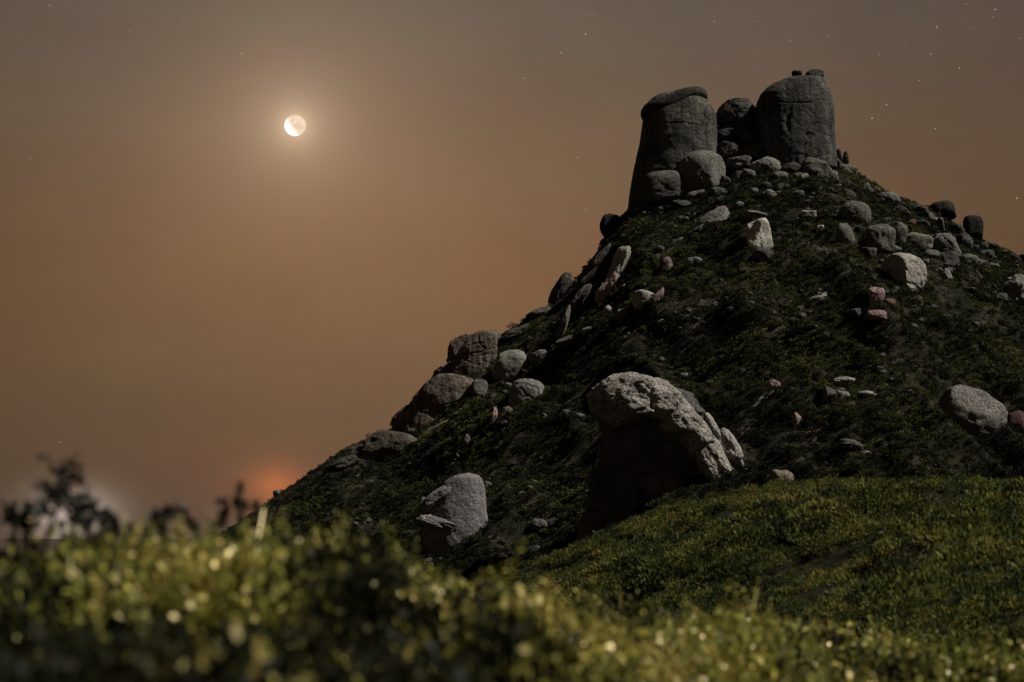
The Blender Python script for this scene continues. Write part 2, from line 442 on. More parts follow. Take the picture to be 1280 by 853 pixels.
def profile_rock(name, levels, Y, tone, parent=None, depth=0.9, pw=2.6, seed=1, rough=0.03, crack=0.03, vcrack=0.0, nr=110, ns=150, mat=None, lean=0.0, dY=0.0):
    """a solid rock from its width at each height: levels = (photo row, left, right); rounded in plan"""
    L = np.array(levels, float)
    py = np.linspace(L[0, 0], L[-1, 0], nr)
    # close the top with a rounded start
    xl = np.interp(py, L[:, 0], L[:, 1]); xr = np.interp(py, L[:, 0], L[:, 2])
    Yc = Y + dY
    rows = []
    th = np.linspace(0, 2 * math.pi, ns, endpoint=False)
    ct, st = np.cos(th), np.sin(th)
    rr = (np.abs(ct) ** pw + np.abs(st) ** pw) ** (-1 / pw)
    wmax = (L[:, 2] - L[:, 1]).max()
    for i in range(nr):
        a = P(xl[i], py[i], Yc); b = P(xr[i], py[i], Yc)
        hw = (b.x - a.x) / 2; cx = (a.x + b.x) / 2
        hd = depth * (hw * 0.55 + 0.45 * wmax * Yc / FPX / 2 * min(1, hw * 2 / (wmax * Yc / FPX) * 2.2))
        rows.append(np.stack([cx + hw * rr * ct, Yc + hd * rr * st + lean * (i / nr), np.full(ns, a.z)], 1))
    top = rows[0].mean(0); bot = rows[-1].mean(0)
    caps = [top[None] + (rows[0] - top) * k for k in (0.02, 0.35, 0.7)]
    for k, c in zip((0.02, 0.35, 0.7), caps): c[:, 2] = top[2] + 0.12 * (1 - k)
    capb = [bot[None] + (rows[-1] - bot) * k for k in (0.7, 0.35, 0.02)]
    R = np.array(caps + rows + capb)
    n = R.shape[0]
    V = R.reshape(-1, 3)
    ctr = np.repeat(R.mean(1)[:, None, :], ns, 1).reshape(-1, 3)
    rad = V - ctr; rl = np.linalg.norm(rad, axis=1)[:, None] + 1e-6; N = rad / rl
    s = wmax * Yc / FPX
    k1 = fbm(V[:, 0] / (0.30 * s), V[:, 1] / (0.30 * s), V[:, 2] / (0.34 * s), 5, seed, 0.52)
    disp = rough * s * k1 * 1.6
    if crack:
        q = fbm(V[:, 0] / (0.45 * s) + 3, V[:, 1] / (0.45 * s), V[:, 2] / (0.22 * s), 2, seed + 7)
        disp = disp - crack * s * np.exp(-(q / 0.035) ** 2)
    if vcrack:
        q = fbm(V[:, 0] / (0.13 * s), V[:, 1] / (0.2 * s), V[:, 2] / (0.8 * s), 3, seed + 17)
        disp = disp - vcrack * s * np.exp(-(q / 0.06) ** 2)
    V = V + N * np.clip(disp, -0.4 * rl[:, 0], None)[:, None] * np.clip(rl / (0.15 * s), 0, 1)
    origin = np.array([bot[0], bot[1], bot[2]])
    V = V - origin
    F = grid_faces(n, ns, True)
    o = obj(name, mesh_from(name, V, F[:, ::-1], mat or M_PEAK), (0, 0, 0), None)
    o.location = origin if parent is None else Vector(origin) - parent.location
    if parent is not None: o.parent = parent
    o.color = tone
    return o
def empty(name, loc, label, cat, group=None):
    o = bpy.data.objects.new(name, None); o.location = loc; link(o); return tag(o, label, cat, group)

# ---- the summit tors
YP = 322.0
tor = empty('rock_tower', P(838, 250, YP), 'tall leaning granite tower with a dark overhanging cap, leftmost on the summit', 'rock tower')
PK = (0.118, 0.116, 0.104, 1)
profile_rock('column', [(119, 828, 866), (122, 818, 876), (128, 811, 884), (136, 807, 890), (146, 804, 894), (165, 801, 896), (185, 798, 896), (205, 794, 896), (225, 790, 893), (245, 787, 888), (262, 784, 884)],
             YP, PK, tor, 0.85, 2.5, 5, 0.016, 0.010)
boulder(842, 132.5, 84, 31, (0.055, 0.053, 0.048, 1), None, parent=tor, name='cap_slab', tilt=-19, Y=YP - 0.3, dk=1.15, block=2.6, cuts=1, rough=0.022, sub=5, crack=0, mat=M_PEAK)
tm = empty('stacked_rocks', P(921, 205, YP), 'dark stack of weathered boulders wedged between the two summit towers', 'rock stack')
profile_rock('upper_rock', [(124.5, 915, 930), (126.5, 909, 937), (130, 904, 941), (136, 899, 946), (144, 896, 949), (151, 896, 950), (156, 899, 948)], YP + 1.5, (0.085, 0.082, 0.075, 1), tm, 0.95, 2.4, 12, 0.045, 0.03, nr=70)
profile_rock('core_rock', [(152, 900, 946), (156, 897, 950), (168, 897, 952), (180, 899, 952), (195, 895, 954), (218, 890, 956)], YP + 2.2, (0.08, 0.078, 0.07, 1), tm, 0.9, 2.4, 14, 0.06, 0.04, nr=80)
for nm, px, py, w_, h_, tn, tl, dy in [('middle_rock', 910, 170, 28, 20, 0.13, 0, -0.2), ('middle_rock', 932, 173, 30, 20, 0.15, 8, -0.4),
                                   ('lower_rock', 912, 190, 32, 26, 0.17, 0, -2.0), ('lower_rock', 935, 190, 36, 24, 0.16, -5, -2.2), ('lower_rock', 926, 204, 34, 20, 0.18, 0, -3.2)]:
    boulder(px, py, w_, h_, (tn * 0.62, tn * 0.6, tn * 0.54, 1), None, parent=tm, name=nm, tilt=tl, Y=YP + dy, mat=M_PEAK, rough=0.14, sub=4)
tr_ = empty('rock_dome', P(993, 205, YP), 'broad dark granite dome at the very top of the peak', 'rock dome')
profile_rock('dome', [(98, 992, 1022), (99.5, 984, 1027), (102, 975, 1030), (106, 966, 1032), (112, 957, 1035), (120, 950, 1038), (130, 946, 1040), (142, 944, 1041), (158, 943, 1042), (175, 944, 1043), (192, 945, 1044), (212, 946, 1045)],
             YP, (0.105, 0.103, 0.096, 1), tr_, 0.8, 2.6, 38, 0.017, 0.009, 0.008)
boulder(996, 93.5, 12, 11, BLACK, 'small squarish dark stone, left of the two perched on the dome', 'stones perched on the dome', 'perched_stone', 'stone', Y=YP, block=6, cuts=2, rough=0.05)
boulder(1018.5, 93, 21, 16, BLACK, 'larger blocky dark stone, right of the two perched on the dome', 'stones perched on the dome', 'perched_stone', 'stone', Y=YP, block=5, cuts=3, rough=0.05)

# ---- named boulders: (px, py, w, h, tone, tilt, label, extra)
G1 = 'boulders below the summit towers'; G2 = 'boulders on the right shoulder'; G3 = 'rocks on the left slope'; G4 = 'rocks in the middle of the slope'
BL = [
 (880, 211, 55, 54, (0.20, 0.195, 0.18, 1), 0, 'big round grey boulder leaning on the right foot of the cap-topped tower', G1, dict(cuts=2, rough=0.04, Y=YP - 7)),
 (832, 234, 52, 46, (0.11, 0.108, 0.098, 1), 0, 'dark round boulder at the front foot of the cap-topped tower', G1, dict(cuts=2, rough=0.05, Y=YP - 7)),
 (763, 281, 22, 30, BLACK, 10, 'black rock knob jutting from the left skyline under the towers', G1, dict(cuts=3)),
 (870, 242, 24, 12, GREY, -15, 'flat pale rock under the big round grey boulder', G1, dict(block=3)),
 (957, 207, 38, 27, GREY, 5, 'pale domed boulder below the foot of the granite dome', G1, dict(cuts=3, rough=0.06)),
 (983, 193, 24, 14, MID, 0, 'small rounded rock touching the base of the granite dome', G1, {}),
 (989, 211, 28, 20, DARK, 0, 'dark low boulder between two pale ones below the granite dome', G1, {}),
 (1020, 212, 36, 30, MID, 15, 'grey rounded boulder sloping to the right below the granite dome', G1, dict(cuts=3)),
 (1006, 221, 9, 11, GREY, 0, 'pebble-sized pale rock in front of the sloping grey boulder', G1, {}),
 (1030, 189, 30, 12, GREY, 0, 'speckled flat ledge at the right base of the granite dome', G1, dict(mat=1)),
 (926, 219, 22, 14, DARK, 0, 'dark lump below the stacked rocks', G1, {}),
 (905, 226, 14, 12, DARK, 20, 'small dark rock right of the big round grey boulder', G1, {}),
 (943, 240, 14, 12, MID, 0, 'dim grey rock left of its faceted neighbour under the pale domed boulder', G1, {}),
 (960, 243, 19, 15, GREY, -10, 'faceted grey rock under the pale domed boulder', G1, dict(cuts=7)),
 (1049, 195, 7, 20, DARK, -6, 'thin dark upright shard beside the granite dome', G1, dict(block=4)),
 (1057, 197, 8, 17, DARK, -12, 'second dark shard, leaning right beside the granite dome', G1, dict(block=4)),
 (1060, 210, 26, 15, (0.14, 0.115, 0.10, 1), 12, 'brownish rock at the foot of the two dark shards', G1, {}),
 (945, 268, 24, 15, GREY, 5, 'grey flat rock sitting on top of the whitest boulder', G1, dict(block=3)),
 (949, 294, 27, 42, WHITE, -8, 'whitest boulder on the hill, bright blocky face below the summit', G1, dict(block=4, cuts=4, dk=0.8)),
 (956, 318, 26, 18, DARK, 10, 'dark lower half of rock under the whitest boulder', G1, dict(block=3)),
 (1012, 268, 20, 17, LIGHT, -10, 'pale faceted rock alone in the scrub below the granite dome', G1, dict(cuts=7)),
 (1026, 287, 11, 13, LIGHT, 0, 'small bright stone just below the pale faceted rock', G1, {}),
 (893, 272, 38, 22, GREY, -28, 'long grey rock slanting down to the left below the towers', G1, dict(cuts=4)),
 (901, 262, 15, 10, PINK, -20, 'pink-topped stone on the upper end of the long grey rock', G1, {}),
 (866, 291, 30, 8, MID, -38, 'narrow slanting ledge left of the long grey rock', G1, dict(block=3)),
 (846, 303, 18, 6, MID, -35, 'thin slanting ledge at the lower end of the narrow one', G1, dict(block=3)),
 (1070, 266, 36, 32, MID, 0, 'round greenish grey boulder on the right shoulder', G2, dict(cuts=1, rough=0.04, block=2.4)),
 (1111, 249, 28, 20, (0.13, 0.13, 0.115, 1), 0, 'dim rounded boulder close under the right skyline', G2, dict(cuts=2)),
 (1057, 293, 20, 33, MID, -15, 'narrow grey boulder under the round greenish grey one', G2, dict(cuts=3)),
 (1101, 300, 36, 42, MID, -15, 'tall grey boulder streaked with lichen right of the narrow one', G2, dict(cuts=3)),
 (1118, 292, 26, 30, MID, 20, 'grey boulder tucked behind the tall lichen-streaked one', G2, dict(cuts=3)),
 (1148, 301, 32, 22, (0.20, 0.19, 0.15, 1), 5, 'low yellowish grey boulder between the tall ones on the right shoulder', G2, dict(cuts=3)),
 (1182, 306, 38, 32, MID, 0, 'wide cracked grey boulder on the right shoulder', G2, dict(crack=0.12, cuts=2)),
 (1184, 324, 32, 20, DARK, 0, 'dark boulder supporting the wide cracked one', G2, {}),
 (1133, 337, 52, 44, LIGHT, 30, 'large pale split boulder with a bright curved rim', G2, dict(crack=0.10, cuts=2, rough=0.06)),
 (1179, 263, 30, 28, BLACK, 0, 'black rounded rock on the right skyline', G2, dict(cuts=3)),
 (1163, 271, 10, 14, MID, 0, 'little grey stone left of the black skyline rock', G2, {}),
 (1176, 281, 12, 20, MID, 10, 'upright grey stone in front of the black skyline rock', G2, {}),
 (1140, 279, 10, 10, RUST, 0, 'small rusty stone under the right skyline', G2, {}),
 (1217, 283, 21, 30, BLACK, 3, 'upright dark block standing alone on the right skyline', G2, dict(block=5, cuts=2, rough=0.04)),
 (1206, 301, 20, 22, DARK, 0, 'cracked dark boulder below the upright skyline block', G2, dict(crack=0.08)),
 (1213, 323, 20, 12, MID, 10, 'low grey stone two steps below the upright skyline block', G2, {}),
 (1185, 343, 9, 18, GREY, -10, 'thin pale upright stone under the wide cracked boulder', G2, {}),
 (1153, 280, 16, 12, DARK, 0, 'low dark stone beside the small rusty stone', G2, {}),
 (1236, 306, 20, 10, DARK, 12, 'flat dark rock on the skyline right of the upright block', G2, {}),
 (1280, 323, 10, 14, BLACK, 0, 'dark rock cut off by the edge on the right skyline', G2, {}),
 (1270, 363, 28, 40, GREY, 0, 'bumpy pale boulder cut off by the right edge', G2, dict(rough=0.2, cuts=3)),
 (1264, 349, 12, 10, LIGHT, 0, 'small pale stone on top of the bumpy boulder at the edge', G2, {}),
 (1242, 332, 14, 8, MID, 10, 'low grey stone above the bumpy boulder at the edge', G2, {}),
 (972, 199, 22, 14, DARK, 0, 'dark rock wedged under the left half of the granite dome', G1, {}),
 (1003, 198, 26, 14, DARK, 0, 'dark rock wedged under the middle of the granite dome', G1, {}),
 (1040, 203, 20, 18, DARK, 8, 'dark rock at the outer right corner of the granite dome', G1, {}),
 (1037, 218, 18, 13, MID, 8, 'low grey rock downhill of the sloping grey boulder', G1, {}),
 (975, 219, 18, 11, MID, -5, 'low grey rock just downhill of the pale domed boulder', G1, {}),
 (938, 216, 20, 17, MID, 0, 'rounded rock left of the pale domed boulder', G1, {}),
 (899, 240, 20, 13, MID, 10, 'grey rock downhill right of the big round grey boulder', G1, {}),
 (851, 256, 24, 13, DARK, 0, 'dark flat rock under the dark round boulder', G1, {}),
 (800, 262, 22, 12, DARK, -20, 'dark rock at the left foot of the cap-topped tower', G1, {}),
 (1084, 236, 18, 12, DARK, 10, 'dark rock breaking the skyline right of the dark shards', G2, {}),
 (1128, 263, 20, 14, DARK, 5, 'dark rock between dim boulder and rusty stone near the skyline', G2, {}),
 (1153, 264, 18, 14, DARK, 5, 'dark rock breaking the skyline left of the black rounded one', G2, {}),
 (1197, 287, 22, 20, DARK, 0, 'dark rock between the black rounded one and the upright skyline block', G2, {}),
 (1163, 318, 22, 16, MID, 5, 'grey rock left under the wide cracked boulder', G2, {}),
 (1085, 316, 22, 16, DARK, 0, 'dark rock left under the tall lichen-streaked boulder', G2, {}),
 (1228, 330, 20, 12, MID, 12, 'low grey stone midway between skyline block and bumpy edge boulder', G2, {}),
 (1252, 372, 14, 12, MID, 0, 'small grey stone left of the bumpy edge boulder', G2, {}),
 (1095, 371, 20, 25, PINK, 0, 'pinkish upright boulder in the middle of the right slope', G4, dict(cuts=5)),
 (1112, 378, 12, 12, RUST, 0, 'rusty stone beside the pinkish upright boulder', G4, {}),
 (1098, 393, 24, 14, PINK, 12, 'pinkish low boulder below the upright one', G4, dict(cuts=4)),
 (1074, 391, 26, 14, DARK, 0, 'dark mossy stone left of the low pinkish boulder', G4, {}),
 (1024, 371, 27, 7, LIGHT, -24, 'pale sliver of rock lying alone in dark scrub', G4, dict(block=3)),
 (868, 328, 18, 15, GREY, 0, 'pale rounded stone alone on the dark slope under the towers', G4, dict(cuts=6)),
 (833, 331, 15, 24, (0.2, 0.15, 0.145, 1), 25, 'dim pinkish leaning stone left of the pale rounded one', G4, {}),
 (805, 373, 25, 25, LIGHT, 0, 'nearly round pale boulder beside a pointed pink one', G3, dict(cuts=2, rough=0.05)),
 (823, 369, 13, 26, PINK, 28, 'pointed pink stone leaning beside the nearly round one', G3, dict(taper=0.4)),
 (772, 332, 18, 52, LIGHT, 24, 'long pale bare slab running down the upper left slope', G3, dict(block=3, rough=0.2)),
 (761, 356, 18, 40, PINK, 30, 'pinkish slab just below the long pale one', G3, dict(block=3, rough=0.2)),
 (781, 358, 8, 6, LIGHT, 0, 'tiny bright stone beside the pinkish slab', G3, {}),
 (760, 390, 14, 14, LIGHT, 30, 'jagged bright rock at the bottom of the bare slabs', G3, dict(cuts=7, rough=0.2)),
 (780, 394, 22, 16, MID, 0, 'grey rock right of the jagged bright one', G3, {}),
 (704, 404, 10, 48, GREY, 22, 'long thin slab leaning like a blade on the left slope', G3, dict(block=3)),
 (712, 424, 34, 12, MID, -22, 'slanting ledge at the foot of the blade-like slab', G3, dict(block=3)),
 (735, 414, 16, 11, GREY, -20, 'rounded stone at the upper end of the slanting ledge', G3, {}),
 (828, 401, 11, 4, LIGHT, 0, 'tiny flat pale stone below the pointed pink one', G3, {}),
 (639, 456, 43, 38, GREY, -20, 'large oval grey boulder, upper of two on the left flank', G3, dict(cuts=2, rough=0.05)),
 (658, 491, 38, 38, GREY, 5, 'oval grey boulder with a dark hollow, lower of two on the left flank', G3, dict(cuts=1, rough=0.05)),
 (597, 485, 21, 25, MID, 0, 'squat grey boulder left of the hollowed one', G3, dict(cuts=6)),
 (617, 519, 9, 24, PINK, 8, 'narrow upright pink stone under the squat grey boulder', G3, dict(taper=0.35)),
 (634, 517, 17, 18, (0.18, 0.15, 0.14, 1), 0, 'brownish stone under the hollowed boulder', G3, {}),
 (583, 552, 10, 18, MID, 0, 'small upright stone low on the left flank', G3, {}),
 (673, 446, 22, 16, MID, -25, 'rough brown-grey stone right of the upper oval boulder', G3, {}),
 (855, 469, 12, 8, LIGHT, 0, 'tiny pale stone alone above the great outcrop', G4, dict(taper=0.3)),
 (968, 482, 14, 14, PINK, 10, 'small pink stone above a curved pale sliver', G4, {}),
 (952, 501, 34, 8, LIGHT, -40, 'curved pale sliver of rock right of the great outcrop', G4, dict(block=3, rough=0.12)),
 (997, 527, 15, 24, PINK, -10, 'pink pointed stone alone in the dark hollow', G4, dict(taper=0.3, cuts=7)),
 (1015, 541, 28, 7, RUST, -20, 'thin reddish slab under the pink pointed stone', G4, dict(block=3)),
 (1061, 477, 32, 13, LIGHT, 16, 'flat pale slab, uppermost of its cluster of four', G4, dict(cuts=3)),
 (1085, 493, 23, 10, LIGHT, 5, 'small flat pale stone, right end of its cluster', G4, {}),
 (1037, 492, 17, 22, MID, 0, 'grey upright stone, left end of its cluster', G4, {}),
 (1053, 494, 16, 12, GREY, 10, 'rounded grey stone under the flat pale slab', G4, {}),
 (1062, 555, 30, 14, MID, 10, 'low dim rock in the hollow below the flat slabs', G4, {}),
 (1082, 566, 14, 7, GREY, 10, 'small stone right of the low dim rock', G4, {}),
 (1216, 516, 76, 66, (0.20, 0.185, 0.175, 1), 25, 'large domed boulder with a speckled bright rim near the right edge', G4, dict(cuts=2, rough=0.05, mat=1)),
 (1180, 508, 18, 15, MID, 0, 'small grey stone at the left foot of the large domed boulder', G4, {}),
 (1270, 528, 26, 34, (0.09, 0.05, 0.045, 1), 0, 'dark reddish rock cut off by the right edge', G4, {}),
 (976, 602, 34, 30, (0.20, 0.17, 0.14, 1), 0, 'brown rounded boulder peeping over the green mound', G4, dict(cuts=2)),
 (674, 657, 20, 20, MID, 0, 'dim grey rock in the dark gully left of the green mound', G4, dict(crack=0.1)),
 (692, 654, 26, 13, DARK, -5, 'low dark rock next to the dim one in the gully', G4, {}),
 (664, 688, 24, 10, DARK, -20, 'dark slanting rock where gully and green mound meet', G4, {}),
]
for px, py, ww, hh, tone, tilt, lab, grp, kw in BL:
    kw = dict(kw)
    if kw.get('mat') == 1: kw['mat'] = M_SPECK
    boulder(px, py, ww, hh, tone, lab, grp, tilt=tilt, **kw)

# ---- slabs and cliffs of the left ridge
cl = empty('cliff', P(585, 500, 306), 'dark bare granite cliff forming the lower left skyline', 'cliff')
profile_rock('upper_slab', [(414, 598, 618), (418, 590, 621), (426, 583, 622), (438, 574, 621), (452, 566, 619), (466, 560, 614), (484, 556, 606)], 304, (0.19, 0.155, 0.13, 1), cl, 0.6, 2.4, 41, 0.03, 0.03, 0.01, mat=M_PEAK, nr=70)
profile_rock('lower_slab', [(468, 548, 574), (473, 540, 590), (484, 528, 600), (496, 518, 600), (510, 510, 596), (524, 503, 586), (540, 494, 570), (556, 488, 548)], 298, (0.18, 0.145, 0.122, 1), cl, 0.6, 2.4, 43, 0.03, 0.03, 0.01, mat=M_PEAK, nr=80)
profile_rock('foot_slab', [(538, 470, 486), (543, 464, 512), (552, 452, 524), (564, 440, 520), (576, 430, 500)], 292, (0.13, 0.11, 0.09, 1), cl, 0.6, 2.3, 45, 0.04, 0.03, mat=M_PEAK, nr=50)
for px, py, w_, h_, tn, tl, Y_ in [(562, 476, 62, 46, 0.17, -38, 305.5), (588, 452, 50, 60, 0.19, -18, 307), (526, 528, 86, 50, 0.17, -36, 300), (575, 520, 70, 60, 0.15, -30, 302), (610, 440, 34, 50, 0.16, 0, 308)]:
    boulder(px, py, w_, h_, (tn, tn * 0.83, tn * 0.7, 1), None, parent=cl, name='rock_face', tilt=tl, Y=Y_, mat=M_PEAK, block=2.8, cuts=9, rough=0.15, sub=5, dk=0.7)
for a in [(700, 358, 14, 40, (0.10, 0.08, 0.075, 1), 30, 'dim ribbed slab along the skyline above the blade-like one'),
          (672, 392, 30, 14, (0.08, 0.072, 0.06, 1), -30, 'low dark rock lying along the skyline left of the ribbed slab'),
          (742, 330, 14, 62, (0.11, 0.09, 0.08, 1), 38, 'long dark slab set in the steep left skyline under the black knob'),
          (722, 372, 12, 44, (0.12, 0.10, 0.09, 1), 36, 'dim brown slab inside the skyline between knob and ribbed slab'),
          (648, 414, 40, 12, (0.09, 0.08, 0.068, 1), -22, 'dark low rock along the skyline right of the bare cliff'),
          (540, 538, 56, 7, (0.20, 0.18, 0.12, 1), -34, 'pale narrow ledge slanting across the lower left flank'),
          (480, 562, 44, 8, (0.13, 0.12, 0.08, 1), -8, 'yellowish low ledge under the lower left skyline'),
          (573, 516, 46, 6, (0.16, 0.145, 0.11, 1), -36, 'thin ledge continuing the pale narrow one upward'),
          (430, 578, 40, 14, (0.07, 0.062, 0.052, 1), -25, 'dark broken rock on the tail of the left ridge')]:
    boulder(*a[:5], a[6], 'ledges on the left ridge', 'ledge', 'rock ledge', tilt=a[5], block=3, rough=0.2, cuts=4)

# ---- the great outcrop in the middle
YO = hit(840, 610) - 1.0
_seed[0] -= 3
oc = empty('rock_outcrop', P(840, 640, YO), 'great pale speckled outcrop with an overhanging crest and ribbed right side', 'rock outcrop')
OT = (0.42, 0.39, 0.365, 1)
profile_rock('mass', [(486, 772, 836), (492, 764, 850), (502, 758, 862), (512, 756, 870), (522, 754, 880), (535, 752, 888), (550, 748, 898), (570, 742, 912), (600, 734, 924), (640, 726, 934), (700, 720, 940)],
             YO + 1.5, (0.10, 0.094, 0.087, 1), oc, 0.50, 2.2, 57, 0.07, 0.03, 0.01, mat=M_ROCK, nr=150, ns=200, lean=4.0)  # darker tone paints in the shade beneath the overhanging crest
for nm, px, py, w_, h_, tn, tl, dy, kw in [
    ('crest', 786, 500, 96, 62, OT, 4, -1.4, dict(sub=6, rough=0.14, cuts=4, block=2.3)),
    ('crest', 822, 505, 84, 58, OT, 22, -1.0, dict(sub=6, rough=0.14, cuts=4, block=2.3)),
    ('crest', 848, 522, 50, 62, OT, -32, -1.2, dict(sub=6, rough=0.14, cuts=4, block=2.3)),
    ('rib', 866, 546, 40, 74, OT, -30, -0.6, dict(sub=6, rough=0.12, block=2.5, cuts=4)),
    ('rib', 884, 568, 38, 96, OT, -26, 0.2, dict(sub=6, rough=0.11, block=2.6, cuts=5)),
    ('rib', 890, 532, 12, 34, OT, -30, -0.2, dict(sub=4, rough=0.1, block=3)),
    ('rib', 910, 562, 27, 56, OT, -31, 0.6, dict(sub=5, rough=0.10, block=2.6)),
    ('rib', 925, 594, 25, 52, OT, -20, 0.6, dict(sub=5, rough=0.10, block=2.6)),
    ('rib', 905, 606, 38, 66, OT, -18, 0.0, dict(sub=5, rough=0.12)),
    ('underside', 830, 596, 60, 60, (0.16, 0.15, 0.14, 1), -20, 0.5, dict(sub=5, rough=0.14))]:  # underside piece coloured darker than the crest, as shade
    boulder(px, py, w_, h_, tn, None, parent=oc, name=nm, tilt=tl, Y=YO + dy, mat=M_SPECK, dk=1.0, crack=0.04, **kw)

# ---- the leaning rock lower left
YL = hit(570, 675)
lr = empty('leaning_rock', P(570, 692, YL), 'large smooth purplish grey rock with a rounded head low in the dark gully', 'rock')
LT = (0.225, 0.208, 0.218, 1)
profile_rock('head', [(592.5, 578, 592), (594, 571, 598), (598, 562, 602), (604, 555, 605), (612, 548, 607), (622, 541, 608), (636, 534, 609), (650, 530, 610), (665, 528, 611), (682, 528, 612), (700, 530, 613)], YL, LT, lr, 0.62, 2.05, 71, 0.02, 0.0, 0.004, mat=M_ROCK)
o = boulder(547, 620, 40, 14, LT, None, parent=lr, name='shoulder_slab', tilt=-36, Y=YL - 0.9, block=4, cuts=6, sub=5)
o = boulder(549, 655, 52, 16, (0.2, 0.18, 0.18, 1), None, parent=lr, name='lower_slab', tilt=20, Y=YL - 1.3, block=4, cuts=6, sub=5)
o = boulder(530, 640, 20, 34, (0.18, 0.165, 0.165, 1), None, parent=lr, name='side_slab', tilt=14, Y=YL - 0.5, block=4, cuts=6, sub=5)

for px_, py_, w__ in [(780, 640, 9), (850, 650, 9), (915, 628, 6), (750, 600, 7), (742, 560, 6), (752, 640, 8), (735, 620, 7), (700, 680, 6), (560, 690, 6), (535, 670, 4), (600, 695, 4)]:
    BASES.append((P(px_, py_, hit(px_, py_)), w__, 5.0))

# ---- small rocks strewn over the upper slopes
small = [('small dark stone half buried in scrub along the right shoulder', 'small stones along the right shoulder', 34, lambda: (random.uniform(1045, 1275), None)),
         ('small grey stone strewn below the summit towers', 'small stones below the summit', 16, lambda: (random.uniform(900, 1050), random.uniform(205, 262))),
         ('small dim stone scattered on the left flank', 'small stones on the left flank', 12, lambda: (random.uniform(600, 790), None))]
CUT = set('on under beside below at in right left between alone along touching leaning jutting close tucked sitting cut from running just near wedged breaking midway downhill uppermost upper standing lying sloping slanting above two bright supporting half peeping where next to low streaked'.split())
def nick(l):
    w = l.replace(',', ' ,').split(); out = []
    for k, x in enumerate(w):
        if x == ',' or (k > 1 and x in CUT): break
        out.append(x)
    return ' '.join(out)
nicks = [(nick(b[6]), b[0], b[1]) for b in BL]
names = [n[0] for n in nicks]
nicks = [n for n in nicks if names.count(n[0]) == 1 and len(n[0].split()) >= 3]
used = set()
def stone_label(px, py, word):
    for n, bx_, by_ in sorted(nicks, key=lambda q: (q[1] - px) ** 2 + (q[2] - py) ** 2)[:6]:
        dx, dy = px - bx_, py - by_
        v = 'above' if dy < 0 else 'below'
        h = 'left' if dx < 0 else 'right'
        ps = ('just %s of' % h) if abs(dx) > 2.2 * abs(dy) else (('just ' + v) if abs(dy) > 2.2 * abs(dx) else '%s and %s of' % (v, h))
        l = 'small %s stone %s the %s' % (word, ps, n)
        if l not in used and len(l.split()) <= 16:
            used.add(l); return l
    return None
for lab, grp, n, f in small:
    for k in range(n):
        px, py = f()
        sk = float(np.interp(px, [s[0] for s in SIL], [s[1] for s in SIL]))
        if py is None: py = sk + 3 + abs(random.gauss(0, 1)) * (34 if px > 1000 else 60)
        s = random.uniform(5, 12)
        tn, wd = random.choice([(DARK, 'dark'), (DARK, 'dark'), (BLACK, 'black'), (MID, 'grey')])
        boulder(px, py, s * random.uniform(1, 1.5), s, tn, stone_label(px, py, wd) or lab, grp, 'stone', 'stone', tilt=random.uniform(-30, 30), sub=3, cuts=5, rough=0.15)

# ------------------------------------------------------------------ vegetation
def leaf_cloud(n, rad, h, leaf, rs, aspect=2.2, shell=0.45, up=0.5, stems=0, M=1):
    """n small leaf faces through a dome-shaped volume, plus thin stems"""
    a = rs.uniform(0, 2 * math.pi, n); c = rs.uniform(0.0, 1, n)
    r = rs.uniform(shell, 1, n) ** 0.6
    lump = 1 + 0.28 * vnoise(np.cos(a) * 2.2 + M, np.sin(a) * 2.2, c * 2.5, M)
    s = np.sqrt(1 - c * c)
    C = np.stack([rad * r * lump * s * np.cos(a), rad * r * lump * s * np.sin(a), h * r * lump * c], 1)
    d = np.stack([s * np.cos(a), s * np.sin(a), c + up], 1) + rs.normal(0, 0.45, (n, 3)); d /= np.linalg.norm(d, axis=1)[:, None]
    q = rs.normal(size=(n, 3)); sd = np.cross(d, q); sd /= np.linalg.norm(sd, axis=1)[:, None]
    L = leaf * rs.uniform(0.6, 1.3, n)[:, None]; Wd = L / aspect
    V = np.stack([C - d * L * 0.5, C + sd * Wd * 0.5, C + d * L * 0.5, C - sd * Wd * 0.5], 1).reshape(-1, 3)
    F = np.arange(4 * n).reshape(n, 4)
    return V, F
def hidden(name, V, F, mat):
    return bpy.data.objects.new(name, mesh_from(name, V, F, mat, False))   # a source mesh for instances, never linked

